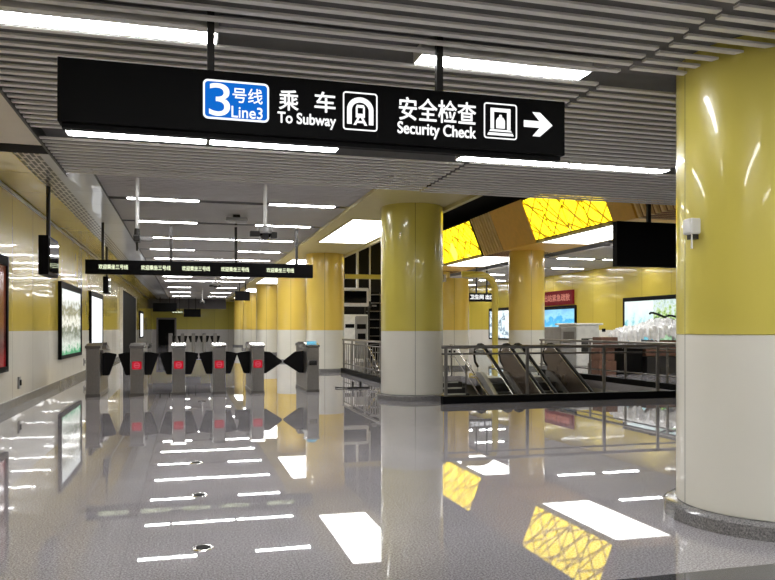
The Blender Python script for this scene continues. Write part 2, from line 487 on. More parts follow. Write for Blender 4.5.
def slats(name, fields, y0, y1, pitch, z, wd, ht, rows, mat, half=.13):
    m = MB()
    y = y0
    while y < y1:
        for i, (xa, xb) in enumerate(fields):
            yy = y + (pitch * .45 if i % 2 else 0)
            if yy > y1 or any(abs(yy - r) < half for r in rows): continue
            m.box(xa, xb, yy - wd / 2, yy + wd / 2, z, z + ht)
        y += pitch
    return struct(m.build(name, mat))
slats('ceiling', ((SLAT_L, 3.05), (3.10, 7.55), (7.6, 12.05), (12.1, XR)), YN + .1, YE - .02, .15, ZN, .052, .016, [r for r, _ in NEAR_ROWS], 'slat')
slats('ceiling', ((SLAT_L, SLAT_R),), YE + .2, YF - .1, .15, ZU, .062, .02, [r for r, _ in UP_ROWS], 'slat_far')
slats('ceiling', ((12.72, XR),), YE + .2, YF - .1, .15, 4.0, .062, .02, HALL_ROWS, 'slat_far')
# dark sheet channels of the light rows
g = MB()
for r, _ in NEAR_ROWS: g.box(SLAT_L, XR, r - .125, r + .125, ZN + .105, ZN + .115)
struct(g.build('trim_12', 'channel'))
g = MB()
for r, _ in UP_ROWS: g.box(SLAT_L, SLAT_R, r - .12, r + .12, ZU + .09, ZU + .12)
struct(g.build('trim_13', 'channel'))
g = MB()
for r in HALL_ROWS: g.box(12.72, XR, r - .12, r + .12, 4.09, 4.12)
struct(g.build('trim_14', 'channel'))

# beam over the first pillar row
PX, PR, PY0, PDY = 4.41, .63, 14.3, 9.75
BX0, BX1, BZ = SLAT_R, 5.12, 3.86
struct(MB().box(BX0, BX1, YE + .06, YF, BZ, 6.25).build('trim_15', 'cream'))
struct(MB().box(BX0 - .0, BX0 + .12, YE + .06, YF, BZ - .07, BZ).box(BX1 - .1, BX1, YE + .06, YF, BZ - .07, BZ).build('trim_16', 'cream'))

# beam over the second pillar row: trapezoid body, light boxes and ribbed pieces between
QX0, QX1, QT0, QT1, QZ, QZT = 10.75, 12.7, 10.2, 13.25, 4.15, 5.5
def trap(y0, y1, inset=0.0, z0=QZ, z1=QZT):
    def xx(z, lo, hi): return lo + (hi - lo) * (z - QZ) / (QZT - QZ)
    return [(xx(z0, QX0, QT0) + inset, y0, z0), (xx(z1, QX0, QT0) + inset, y0, z1), (xx(z1, QX1, QT1) - inset, y0, z1), (xx(z0, QX1, QT1) - inset, y0, z0)]
struct(MB().prism(trap(YE + .1, YF, .12, QZ + .05, QZT - .02), (0, YF - YE - .1, 0)).build('trim_17', 'orange'))
LB = [(17.0 + 8.9 * k, 21.4 + 8.9 * k) for k in range(4)]
n = 18
for k, (a, b) in enumerate([(YE + .1, 14.1)] + LB):
    c = LB[k][0] if k < len(LB) else None
    if k == 0: ys, ye, rib = 14.1, 17.0, (14.1, 16.0)
    else: ys, ye, rib = b, (c if c else b + 4.5), (b + 2.5, (c if c else b + 4.5))
    if k == 0: pass
    solid = (16.0, 17.0) if k == 0 else (b, b + 2.5)
    struct(MB().prism(trap(solid[0], solid[1]), (0, solid[1] - solid[0], 0)).build(f'trim_{n}', 'orange')); n += 1
    m = MB(); y = rib[0] + .08
    while y < rib[1] - .1:
        m.prism(trap(y, y + .08, .0), (0, .08, 0)); y += .235
    o = struct(m.build(f'trim_{n}', 'stripe_w')); n += 1
    MB().prism(trap(rib[0], rib[1], .09), (0, rib[1] - rib[0], 0)).build('rib_backing', 'stripe_d', o)
# partition closing the hall behind, and the dark screen behind the well
o = struct(MB().box(9.2, XR, 52, 52.2, BND, 6.2).build('wall_hall_end', 'wall_yellow_x'))
MB().box(9.2, XR, 52, 52.2, 0, BND).build('wall_panel', 'wall_white_x', o)
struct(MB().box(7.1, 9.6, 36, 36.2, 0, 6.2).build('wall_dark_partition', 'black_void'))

# ------------------------------------------------------------------ pillars
ORD = ['first', 'second', 'third', 'fourth', 'fifth', 'sixth', 'seventh', 'eighth', 'ninth', 'tenth', 'eleventh', 'twelfth', 'thirteenth', 'fourteenth', 'fifteenth', 'sixteenth', 'seventeenth', 'eighteenth', 'nineteenth']
def make_pillar(x, y, zt, my, label, group):
    t = thing('pillar', (x, y, 0), label, 'pillar', group)
    MB().lathe(x, y, [(PR + .09, 0), (PR + .09, .09), (PR + .07, .105), (PR - .02, .11)]).build('plinth', 'plinth', t, smooth=True)
    MB().lathe(x, y, [(PR - .02, .105), (PR, .115), (PR, BND - .004), (PR - .01, BND)]).build('lower_cladding', 'pil_w', t, smooth=True)
    MB().lathe(x, y, [(PR - .01, BND), (PR, BND + .004), (PR, zt)]).build('upper_cladding', my, t, smooth=True)
    return t
G1 = 'round pillars along the gate corridor'
make_pillar(4.17, 4.55, ZN + .115, 'pil_y', 'nearest round pillar at the right edge, yellow above white, on granite plinth', G1)
make_pillar(PX, PY0, BZ, 'pil_y', 'round yellow and white pillar at the near left corner of the escalator well', G1)
p2 = make_pillar(PX, PY0 + PDY, BZ, 'pil_o', 'round yellow and white pillar just right of the blue-topped fare gate', G1)
for k in range(2, 6):
    dup(p2, (PX - (.02 * k), PY0 + PDY * k - 2.0, 0), f'{ORD[k - 2]} round pillar beyond the one behind the blue-topped fare gate, yellow above white', G1)
G2 = 'round pillars under the yellow light boxes'
q1 = make_pillar(11.7, PY0 + PDY, QZ + .05, 'pil_o', 'orange-yellow round pillar under the beam between two yellow light boxes', G2)
make_pillar(9.2, 25.0, 3.2, 'pil_o', 'short yellow and white pillar carrying the yellow tube above the stairs', None)
for k in (2, 3):
    dup(q1, (11.7, PY0 + PDY * k, 0), f'{ORD[k - 2]} round pillar farther back behind the one between two yellow light boxes', G2)

# ------------------------------------------------------------------ strip lights
def make_strip(x0, y, z, ln, label, group):
    t = thing('ceiling_light', (x0 + ln / 2, y, z), label, 'ceiling light', group)
    MB().box(x0, x0 + ln, y - .095, y + .095, z, z + .085).build('housing', 'lampframe', t)
    MB().box(x0 + .012, x0 + ln - .012, y - .085, y + .085, z - .003, z).build('diffuser', 'lamp', t)
    return t
side = {0: 'left end slot', 1: 'middle slot', 2: 'right slot'}
near_names = {
    (3, 0): 'white strip light at the top left above the blank end of the big sign',
    (3, 2): 'white strip light above the right half of the big hanging sign',
    (4, 0): 'white strip light just under the blank left end of the big sign',
    (4, 1): 'white strip light just under the middle of the big sign, touching its left neighbour',
    (4, 3): 'white strip light right of the big sign, reaching towards the nearest pillar',
    (3, 6): 'unseen strip light added to the low ceiling right of the nearest pillar',
    (4, 6): 'unseen strip light added to the low ceiling behind the nearest pillar',
    (4, 4): 'white strip light right of the big sign, its right end behind the nearest pillar'}
proto = None
for i, (y, ks) in enumerate(NEAR_ROWS):
    for k in ks:
        x0 = nslot(k)
        if y > 3 and k == 4 and i == 3: continue
        lab = near_names.get((i, k), f'unseen white strip light in the low ceiling, {ORD[i]} row behind the viewer, {ORD[k]} from left')
        if proto is None: proto = make_strip(x0, y, ZN + .004, 1.315, lab, 'strip lights in the low near ceiling')
        else: dup(proto, (x0 + 1.315 / 2, y, ZN + .004), lab)
proto = None
for i, (y, ks) in enumerate(UP_ROWS):
    for k in ks:
        x0 = uslot(k)
        lab = f'white strip light over the corridor, {ORD[i]} row past the low ceiling, {side[k]}'
        if proto is None: proto = make_strip(x0, y, ZU + .005, 1.32, lab, 'strip lights over the gate corridor')
        else: dup(proto, (x0 + .66, y, ZU + .005), lab)
proto = None
for i, y in enumerate(HALL_ROWS):
    for k, x0 in enumerate((13.2, 15.1)):
        lab = f'white strip light in the right hall, {ORD[i]} row past the low ceiling, {("pillar", "wall")[k]} side'
        if proto is None: proto = make_strip(x0, y, 4.005, 1.5, lab, 'strip lights in the right hall')
        else: dup(proto, (x0 + .75, y, 4.005), lab)

# ------------------------------------------------------------------ soffit light panels
def make_soffit(x0, x1, y0, y1, z, label, group, name='soffit_light'):
    t = thing(name, ((x0 + x1) / 2, (y0 + y1) / 2, z), label, 'ceiling light', group)
    MB().ring([Vector((x0 - .04, y0 - .04, z)), Vector((x1 + .04, y0 - .04, z)), Vector((x1 + .04, y1 + .04, z)), Vector((x0 - .04, y1 + .04, z))],
              [Vector((x0, y0, z)), Vector((x1, y0, z)), Vector((x1, y1, z)), Vector((x0, y1, z))], (0, 0, -.02)).build('frame', 'cream', t)
    m = 3; d = (y1 - y0) / m
    for k in range(m):
        MB().box(x0 + .002, x1 - .002, y0 + k * d + .035, y0 + (k + 1) * d - .035, z - .014, z - .002).build('diffuser', 'panel', t)
    return t
sp = None
for k in range(5):
    y0 = PY0 + PDY * k + 1.75; loc = (4.25, y0 + 2.25, BZ)
    lab = ['big square white light panel above the gap between the two nearest corridor pillars', 'white light panel seen just above the right end of the gate sign'][k] if k < 2 else f'white light panel in the pillar beam, {ORD[k - 2]} one behind the gate sign'
    if sp is None: sp = make_soffit(3.58, 4.92, y0, y0 + 4.5, BZ, lab, 'light panels in the pillar beam')
    else: dup(sp, loc, lab)

# ------------------------------------------------------------------ yellow light boxes
for k, (y0, y1) in enumerate(LB):
    lab = ['large yellow light box of straw pattern left of the black hanging screen', 'yellow light box of straw pattern behind the pillar at the escalators', 'third yellow light box along the beam, hidden farther back', 'farthest yellow light box along the beam'][k]
    t = thing('light_box', ((QX0 + QX1) / 2, (y0 + y1) / 2, QZ), lab, 'light box', 'yellow light boxes on the beam')
    MB().prism(trap(y0, y1, .03, QZ + .03, QZT), (0, y1 - y0, 0)).build('frame', 'boxframe', t)
    d = (y1 - y0) / 4
    for s in (0, 1):
        for j in range(4):
            a, b = y0 + j * d + .04, y0 + (j + 1) * d - .04
            z0, z1 = QZ + .09, QZT - .05
            e = (QT0 - QX0) / (QZT - QZ) if s == 0 else (QT1 - QX1) / (QZT - QZ)
            xb = QX0 if s == 0 else QX1
            P = lambda z, y: (xb + e * (z - QZ) + (.005 if s == 0 else -.005), y, z)
            MB().prism([P(z0, a), P(z1, a), P(z1, b), P(z0, b)], (.03 if s == 0 else -.03, 0, 0)).build('lit_panel', 'straw', t)
    MB().box(QX0 + .15, QX1 - .15, y0 + .1, y1 - .1, QZ - .0, QZ + .03).build('bottom_diffuser', 'panel', t)
    MB().box(QX0 - .0, QX1, y0, y0 + .1, QZ, QZ + .06).box(QX0, QX1, y1 - .1, y1, QZ, QZ + .06).box(QX0, QX0 + .15, y0, y1, QZ, QZ + .06).box(QX1 - .15, QX1, y0, y1, QZ, QZ + .06).build('bottom_frame', 'cream', t)

# ------------------------------------------------------------------ big direction sign
SY = 4.65
sx0, _ = at_y(57, 90, SY); sx1, _ = at_y(565, 125, SY); sz0, sz1 = 2.615, 2.993
sign = thing('direction_sign', ((sx0 + sx1) / 2, SY, sz0), 'long black hanging sign with blue line badge and white arrow', 'sign')
MB().box(sx0, sx1, SY, SY + .12, sz0, sz1, .006).build('sign_body', 'black', sign)
MB().box(sx0 + .02, sx1 - .02, SY + .03, SY + .09, sz0 - .03, sz0).build('bottom_rail', 'black', sign)
for (u, v) in ((211, 40), (442, 70)):
    x, _ = at_y(u, v, SY)
    MB().box(x - .022, x + .022, SY + .04, SY + .085, sz1, ZN + .2).build('hanger', 'darkpole', sign)
TY = SY - .003
def sbox(u0, v0, u1, v1, Y=TY):
    """photo rectangle -> x0, x1, z0, z1 on the sign face"""
    um = (u0 + u1) / 2
    return at_y(u0, 0, Y)[0], at_y(u1, 0, Y)[0], at_y(um, v1, Y)[1], at_y(um, v0, Y)[1]
x0, x1, z0, z1 = sbox(203, 81.5, 269, 120.5)
MB().prism(rrect(x0, x1, z0, z1, .03, SY - .004), (0, .004, 0)).build('badge_panel', 'blue', sign)
badge_border = MB().ring(rrect(x0, x1, z0, z1, .03, SY - .007), rrect(x0 + .011, x1 - .011, z0 + .011, z1 - .011, .022, SY - .007), (0, .006, 0)).build('badge_border', 'text', sign)
for (txt, r, bold) in (('3', (209, 83.5, 230, 116), 0), ('号线', (232.5, 88.5, 262.5, 103.5), .006), ('Line3', (231.5, 107, 262.5, 118.5), .008),
                       ('乘', (279, 90, 298.5, 110.5), .012), ('车', (314.5, 92, 335.5, 112.5), .012), ('To Subway', (277.5, 113.5, 336, 128), .018),
                       ('安全检查', (399, 99.5, 476, 122.5), .011), ('Security Check', (397.5, 124, 476, 139.5), .018)):
    x0, x1, z0, z1 = sbox(*r)
    text_mesh(txt, x0, x1, z0, z1, SY - (.0075 if r[0] < 270 else .005), 'lettering', 'text', sign, bold)
# train pictogram
def local(r):
    x0, x1, z0, z1 = sbox(*r)
    return lambda a, b, dy=0: Vector((x0 + a * (x1 - x0), SY - .004 - dy, z0 + b * (z1 - z0))), (x0, x1, z0, z1)
def border(m, b):
    x0, x1, z0, z1 = b
    m.ring(rrect(x0, x1, z0, z1, .02, SY - .004), rrect(x0 + .008, x1 - .008, z0 + .008, z1 - .008, .014, SY - .004), (0, .004, 0))
L, b = local((343, 92.5, 377.5, 130.5)); m = MB(); border(m, b)
def arch(cx, cy, rx, ry, foot, n=14): return [(cx + rx * math.cos(math.pi * k / n), cy + ry * math.sin(math.pi * k / n)) for k in range(n + 1)]
o_ = [(.88, .16)] + arch(.5, .55, .38, .32, 0) + [(.12, .16)]
i_ = [(.75, .16)] + arch(.5, .52, .25, .22, 0) + [(.25, .16)]
for k in range(len(o_) - 1):
    m.prism([L(*o_[k]), L(*o_[k + 1]), L(*i_[k + 1]), L(*i_[k])], (0, .004, 0))
D = (0, .004, 0)
m.prism([L(.37, .34), L(.63, .34), L(.63, .44), L(.37, .44)], D)
m.prism([L(.37, .6), L(.63, .6), L(.6, .67), L(.4, .67)], D)
m.prism([L(.37, .44), L(.42, .44), L(.42, .6), L(.37, .6)], D).prism([L(.58, .44), L(.63, .44), L(.63, .6), L(.58, .6)], D)
m.prism([L(.42, .34), L(.3, .14), L(.38, .14), L(.48, .34)], D).prism([L(.58, .34), L(.7, .14), L(.62, .14), L(.52, .34)], D)
m.prism([L(.4, .2), L(.6, .2), L(.6, .25), L(.4, .25)], D)
m.build('train_pictogram', 'text', sign)
# luggage scanner pictogram
L, b = local((484, 103.5, 517, 139)); m = MB(); border(m, b)
m.prism([L(.2, .28), L(.3, .28), L(.3, .8), L(.2, .86)], D).prism([L(.7, .28), L(.8, .28), L(.8, .86), L(.7, .8)], D).prism([L(.2, .86), L(.3, .76), L(.7, .76), L(.8, .86)], D)
m.prism([L(.37, .3), L(.63, .3), L(.63, .52), L(.58, .6), L(.42, .6), L(.37, .52)], D).prism([L(.45, .6), L(.55, .6), L(.53, .68), L(.47, .68)], D)
m.prism([L(.16, .21), L(.84, .21), L(.8, .26), L(.2, .26)], D).prism([L(.1, .1), L(.9, .1), L(.86, .17), L(.14, .17)], D)
m.build('scanner_pictogram', 'text', sign)
L, b = local((524, 111, 552.5, 138)); m = MB()
m.prism([L(0, .38), L(.55, .38), L(.3, .06), L(.56, .06), L(1, .5), L(.56, .94), L(.3, .94), L(.55, .62), L(0, .62)], D)
m.build('arrow', 'text', sign)

# ------------------------------------------------------------------ gate sign
GSY = 18.0
gx0, _ = at_y(85, 268, GSY); gx1, _ = at_y(313, 268, GSY)
gs = thing('gate_sign', ((gx0 + gx1) / 2, GSY, 2.66), 'long thin black hanging sign with five lit texts over the fare gates', 'sign')
MB().box(gx0, gx1, GSY, GSY + .14, 2.66, 2.99, .006).build('sign_body', 'black', gs)
for u in (102.5, 171, 236, 297):
    x, _ = at_y(u, 250, GSY)
    MB().box(x - .03, x + .03, GSY + .04, GSY + .1, 2.99, ZU + .15).build('hanger', 'darkpole', gs)
for (a, b) in ((98.5, 128), (141, 170.5), (182, 210), (221, 249), (266.5, 294)):
    xa, xb = at_y(a, 268, GSY)[0], at_y(b, 268, GSY)[0]
    text_mesh('欢迎乘坐三号线', xa, xb, 2.775, 2.885, GSY - .006, 'lettering', 'led', gs, .012)

# ------------------------------------------------------------------ fare gates
def flap(m, x, s, y, tip, wide):
    """s = +1 right, -1 left; wing hinged at the cabinet side x"""
    if wide: pts = [(0, .90), (.42 * tip, .885), (tip, .68), (tip, .64), (.1, .40), (0, .40)]
    else: pts = [(0, .905), (.5 * tip, .895), (tip, .865), (tip, .83), (.5 * tip, .42), (.4 * tip, .405), (0, .405)]
    m.prism([(x + s * a, y, z) for a, z in pts], (0, .035, 0)); return m
GY = 16.2; GL = 1.7; GW = .13
gates = [(-1.87, 'leftmost fare gate post, its face plain steel, next to the left wall', 0, .28),
         (-1.01, 'second fare gate post from the left, steel with red badge and black wings', .28, .28),
         (-.17, 'third fare gate post from the left, steel with red badge and black wings', .28, .28),
         (.67, 'fourth fare gate post from the left, steel with red badge and black wings', .28, .28),
         (1.49, 'fifth fare gate post from the left, red badge, long pointed wing on its right', .28, .46),
         (2.70, 'rightmost fare gate post with a glowing blue top and a dark display', .46, 0)]
for i, (x, lab, tl, tr) in enumerate(gates):
    t = thing('fare_gate', (x, GY + GL / 2, 0), lab, 'fare gate', 'fare gates of the near row')
    # pedestal: two tower ends joined by a lower middle
    prof = [(GY, 0), (GY, .99), (GY + .05, 1.03), (GY + .40, 1.06), (GY + .45, .96), (GY + GL - .45, .96), (GY + GL - .40, 1.06), (GY + GL - .05, 1.03), (GY + GL, .99), (GY + GL, 0)]
    MB().prism([(x - GW, y, z) for y, z in prof], (2 * GW, 0, 0)).build('cabinet', 'steel', t)
    MB().prism([(x - GW - .02, GY - .02, 1.0), (x - GW - .02, GY - .01, 1.05), (x - GW - .02, GY + .42, 1.10), (x - GW - .02, GY + .43, 1.05)], (2 * GW + .04, 0, 0)).build('lid', 'steel_dark' if i in (0, 1) else 'chrome', t)
    MB().prism([(x - GW - .02, GY + GL + .02, 1.0), (x - GW - .02, GY + GL + .01, 1.05), (x - GW - .02, GY + GL - .42, 1.10), (x - GW - .02, GY + GL - .43, 1.05)], (2 * GW + .04, 0, 0)).build('lid', 'steel_dark', t)
    MB().box(x - GW - .015, x + GW + .015, GY - .012, GY + GL + .012, 0, .06).build('kick_plate', 'steel_dark', t)
    for s in (-1, 1):
        MB().box(x + s * GW - .004, x + s * GW + .004, GY - .004, GY + .012, .07, .98).build('edge_strip', 'chrome', t)
    for s, tp in ((-1, tl), (1, tr)):
        if tp: flap(MB(), x + s * GW, s, GY + .55, tp, tp > .4).build('wing', 'blackrubber', t)
    if 0 < i < 5:
        b_ = MB().prism(rrect(x - .095, x + .095, .555, .725, .03, GY - .012), (0, .012, 0)).build('badge', 'red', t)
        MB().ring(rrect(x - .06, x + .06, .58, .70, .058, GY - .015), rrect(x - .045, x + .045, .595, .685, .044, GY - .015), (0, .003, 0)).box(x - .04, x + .04, GY - .015, GY - .012, .63, .65).build('badge_bar', 'pinkwhite', b_)
    if i == 5:
        MB().box(x - .085, x + .085, GY - .01, GY, .60, .70).build('display', 'blackgloss', t)
        MB().cyl(x, GY + .19, 1.085, 1.125, .12, .10).build('card_reader', 'cyan', t)
    if i == 0:
        MB().box(x + GW, x + GW + .06, GY + .1, GY + GL - .1, .9, .96).build('side_rail', 'steel_dark', t)

fg = None
for i, x in enumerate((-1.2, -.33, .47, 1.27, 2.07)):
    y = 57.5; lab = f'small distant fare gate before the far wall, {ORD[i]} from the left'
    if fg is None:
        fg = thing('fare_gate', (x, y, 0), lab, 'fare gate', 'fare gates of the far row')
        MB().prism([(x - .13, yy, z) for yy, z in ((y, 0), (y, 1.0), (y + .4, 1.08), (y + 1.6, 1.0), (y + 1.6, 0))], (.26, 0, 0)).build('cabinet', 'steel', fg)
        m = MB(); flap(m, x - .13, -1, y + .1, .24, False); m.build('wing', 'blackrubber', fg)
        m = MB(); flap(m, x + .13, 1, y + .1, .24, False); m.build('wing', 'blackrubber', fg)
    else: dup(fg, (x, y, 0), lab)

# ------------------------------------------------------------------ ceiling-hung things
def hang_box(name, x0, x1, y, z0, z1, zc, label, cat, th=.16, text=None, group=None, tm='led', poles=None):
    t = thing(name, ((x0 + x1) / 2, y, z0), label, cat, group)
    MB().box(x0, x1, y, y + th, z0, z1, .008).build('casing', 'black', t)
    for px in (poles or (x0 + .3 * (x1 - x0), x0 + .7 * (x1 - x0))):
        MB().box(px - .03, px + .03, y + th / 2 - .03, y + th / 2 + .03, z1, zc).build('hanger', 'darkpole', t)
    if text:
        a, b, c, d = text[1:]
        text_mesh(text[0], a, b, c, d, y - .004, 'lettering', tm, t, .03)
    return t
# black screen at right: two hung screens' backs
x0, zt = at_y(617, 224, 11.35); x1, _ = at_y(682, 224, 11.35)
hang_box('hanging_screen', x0, x1 + .35, 11.35, 2.50, 3.29, 6.22, 'large black screen hanging left of the nearest pillar', 'screen', .14, poles=(at_y(651, 224, 11.35)[0],))
hang_box('hanging_sign', at_y(235, 296, 40)[0], at_y(250, 296, 40)[0], 40, 2.92, 3.42, ZU + .15, 'small black sign hanging beside the far corridor pillars', 'sign')
hang_box('hanging_sign', -2.5, -.75, 58.5, 2.72, 3.38, ZU + .15, 'far black sign hanging left, above the dark doorway', 'sign')
hang_box('hanging_sign', -.25, 1.05, 60, 2.35, 2.98, ZU + .15, 'far black sign hanging in the middle above the distant gates', 'sign')
hang_box('exit_sign', -1.15, -.3, 59.5, 2.62, 2.82, ZU + .15, 'small far sign with a pale yellow lit text left of the middle sign', 'sign', .08, ('安全出口', -1.1, -.35, 2.66, 2.78))
hx0, hx1 = at_y(469, 299, 30.5)[0], at_y(495, 299, 30.5)[0]
hang_box('hanging_sign', hx0, hx1, 30.5, 2.62, 3.0, 6.25, 'black hanging sign with white characters behind the yellow tube', 'sign', .12, ('卫生间 出口', hx0 + .05, hx1 - .05, 2.72, 2.93), None, 'text')
# side monitor by the left wall
t = thing('hanging_monitor', (-2.29, 13.8, 2.31), 'black monitor hanging from a dark pole near the left wall', 'monitor')
MB().box(-2.39, -2.23, 13.35, 14.3, 2.31, 2.97, .01).build('casing', 'black', t)
MB().box(-2.232, -2.215, 13.4, 14.25, 2.36, 2.92).build('screen', 'blackgloss', t)
MB().cyl(-2.31, 13.8, 2.97, ZU + .1, .035).build('pole', 'darkpole', t, smooth=True)
t = thing('hanging_monitor', (-2.29, 23.5, 2.5), 'small black monitor by the left wall beyond the gate sign', 'monitor')
MB().box(-2.39, -2.25, 23.1, 23.9, 2.45, 2.95, .01).build('casing', 'black', t)
MB().box(-2.252, -2.235, 23.15, 23.85, 2.5, 2.9).build('screen', 'blackgloss', t)
MB().cyl(-2.32, 23.5, 2.95, ZU + .1, .035).build('pole', 'darkpole', t, smooth=True)

def pole_cam(x, y, zb, label, zc=ZU - .001, kind=0):
    t = thing('security_camera', (x, y, zb), label, 'security camera', 'security cameras on white poles')
    MB().cyl(x, y, zb + .08, zc, .032, seg=14).build('pole', 'whitepole', t, smooth=True)
    if kind == 0:
        MB().cyl(x, y, zb, zb + .1, .05, .04).build('joint', 'darkpole', t, smooth=True)
        MB().box(x - .05, x + .05, y - .17, y + .10, zb - .12, zb - .02, .015).build('camera_body', 'darkpole', t)
        MB().box(x + .03, x + .25, y - .05, y + .03, zb - .1, zb - .03, .012).build('camera_arm', 'grey', t)
        MB().cyl(x, y, zb - .26, zb - .10, .018, seg=10).build('antenna', 'darkpole', t, smooth=True)
    else:
        MB().lathe(x, y, [(0.001, zb + .09), (.1, zb + .08), (.13, zb + .02), (.12, zb - .04), (.001, zb - .05)], 24).build('camera_body', 'grey', t, smooth=True)
        MB().lathe(x, y, [(.1, zb - .045), (.085, zb - .1), (.05, zb - .135), (.001, zb - .145)], 24).build('dome', 'blackgloss', t, smooth=True)
        MB().box(x - .26, x - .09, y - .08, y + .06, zb - .1, zb - .01, .015).build('camera_arm', 'darkpole', t); MB().box(x + .09, x + .2, y - .06, y + .05, zb - .12, zb - .01, .015).build('camera_arm', 'darkpole', t)
    return t
pole_cam(-.78, 12.6, 2.93, 'dark camera on a white ceiling pole above the left part of the gate sign')
pole_cam(1.28, 12.6, 3.06, 'rounded dark camera on a white ceiling pole above the right part of the gate sign', kind=1)
pole_cam(1.15, 31.5, 3.25, 'small camera on a thin white pole seen just below the gate sign', kind=1)
pole_cam(.9, 46, 3.05, 'tiny far camera on a white pole above the far black sign', kind=1)
t = thing('wireless_beacon', (1.02, 16.1, 3.7), 'flat grey box fixed under the slats between the two pole cameras', 'beacon')
MB().box(.8, 1.25, 15.95, 16.25, 3.70, 3.78, .015).build('casing', 'grey', t)
MB().box(.95, 1.1, 16.05, 16.15, 3.78, 3.87).build('bracket', 'darkpole', t)
# small sensor on the near pillar
ca = math.radians(181); sxp, syp = 4.17 + PR * math.cos(ca), 4.55 + PR * math.sin(ca)
t = thing('wall_sensor', (sxp, syp, 2.05), 'small white sensor box with short aerial on the nearest yellow pillar', 'sensor')
MB().box(sxp - .075, sxp + .02, syp - .05, syp + .05, 2.08, 2.195, .014).build('casing', 'white', t)
MB().box(sxp - .05, sxp + .01, syp - .03, syp + .03, 2.045, 2.08).build('bracket', 'darkpole', t)
MB().cyl(sxp - .055, syp - .03, 1.975, 2.08, .008, .005, 8).build('aerial', 'white', t)

# ------------------------------------------------------------------ posters on the walls
def wall_poster(side, y0, y1, z0, z1, mats, label, cat='poster'):
    x = XL if side < 0 else XR; s = -side
    t = thing('poster_lightbox', (x, (y0 + y1) / 2, z0), label, cat, 'wall light boxes with posters')
    def bx(m, a, b, c, d, e, f_): return m.box(min(x + s * e, x + s * f_), max(x + s * e, x + s * f_), a, b, c, d)
    m = MB(); fr = .09
    bx(m, y0, y1, z1 - .16, z1, 0, .08); bx(m, y0, y1, z0, z0 + fr, 0, .08); bx(m, y0, y0 + fr, z0 + fr, z1 - .16, 0, .08); bx(m, y1 - fr, y1, z0 + fr, z1 - .16, 0, .08)
    m.build('frame', 'black', t)
    n = len(mats); w_ = (y1 - y0 - 2 * fr) / n
    for k, q in enumerate(mats):
        bx(MB(), y0 + fr + k * w_ + (.02 if k else 0), y0 + fr + (k + 1) * w_, z0 + fr, z1 - .16, .0, .05).build('poster', q, t)
    return t
wall_poster(-1, 10.2, 13.75, .68, 2.62, ['p_red'], 'dark red lit poster at the left edge of the picture')
wall_poster(-1, 19.2, 22.8, .66, 2.56, ['p_forest'], 'white and green lit poster on the left wall below the monitor')
wall_poster(-1, 25.0, 28.4, .66, 2.62, ['p_white'], 'bright white lit panel on the left wall behind the leftmost gate')
wall_poster(-1, 50.5, 54, .8, 2.6, ['p_white'], 'far slim white lit panel on the left wall past the dark doors')
wall_poster(1, 22.4, 26.4, .75, 2.66, ['p_leaf', 'p_lake'], 'large lit poster of lake and foliage on the right wall above the pile')
wall_poster(1, 30.2, 33.4, .95, 2.5, ['p_blue'], 'bright blue lit poster under the red sign')
wall_poster(1, 36.6, 40.2, .80, 2.6, ['p_bird'], 'white lit poster with dark blue streak between the yellow tube and pillar')
t = thing('wall_sign', (XR, 31.8, 2.55), 'dark red sign with pale characters above the blue poster', 'sign')
MB().box(XR - .1, XR, 30.4, 33.4, 2.55, 3.22, .01).build('sign_body', 'redsign', t)
text_mesh('出站紧急疏散', 33.2, 30.65, 2.72, 3.06, XR - .104, 'lettering', 'redtext', t, .02, '-x')
# small wall outlets and a wall handle
for (y, lab) in ((14.9, 'small black socket low on the left wall near the dark red poster'), (23.8, 'small dark socket low on the left wall between two lit posters')):
    t = thing('wall_socket', (XL, y, .33), lab, 'socket', 'sockets on the left wall')
    MB().box(XL, XL + .03, y - .09, y + .09, .30, .52, .006).build('plate', 'grey', t)
    MB().box(XL + .03, XL + .045, y - .05, y + .05, .36, .46).build('cover', 'black', t)
t = thing('wall_socket', (XR, 27.9, 1.3), 'small black box on the right wall left of the lake poster', 'socket')
MB().box(XR - .06, XR, 27.8, 28.0, 1.28, 1.42, .006).build('plate', 'black', t)

# ------------------------------------------------------------------ railing round the well
def railing(name, pts_x, along, fixed, lab, curb=True, posts=(), lo=True, balusters=()):
    """along 'x': runs along x at y=fixed; 'y': runs along y at x=fixed"""
    a, b = pts_x
    def P(q, z): return (q, fixed, z) if along == 'x' else (fixed, q, z)
    t = thing(name, P((a + b) / 2, 0), lab, 'railing', 'railings round the escalator well')
    if curb:
        m = MB()
        if along == 'x': m.box(a, b, fixed - .075, fixed + .075, 0, .14, .008)
        else: m.box(fixed - .075, fixed + .075, a, b, 0, .14, .008)
        m.build('curb', 'black', t)
    MB().tube([P(a, 1.06), P(b, 1.06)], .032, 12).build('top_rail', 'steel', t, smooth=True)
    MB().tube([P(a, .93), P(b, .93)], .018, 10).build('second_rail', 'steel_dark', t, smooth=True)
    if lo: MB().tube([P(a, .30), P(b, .30)], .018, 10).build('low_rail', 'steel_dark', t, smooth=True)
    for q in posts:
        m = MB(); d = .02
        if along == 'x': m.box(q - .03, q + .03, fixed - d, fixed + d, .14, 1.04, .004)
        else: m.box(fixed - d, fixed + d, q - .03, q + .03, .14, 1.04, .004)
        m.build('post', 'steel', t)
    for q in balusters:
        MB().tube([P(q, .14), P(q, .93)], .014, 8).build('baluster', 'steel', t, smooth=True)
    return t
railing('railing', (4.6, 10.86), 'x', 13.02, 'steel railing on a black curb right of the main pillar, before the escalators', posts=(4.68, 6.35, 8.02, 9.25, 10.78), lo=False)
railing('railing', (13.1, 21.2), 'y', 10.78, 'steel railing along the right side of the escalator well', posts=(14.8, 16.5, 18.2, 19.9, 21.1))
yy = [17.1 + .62 * k for k in range(10)]
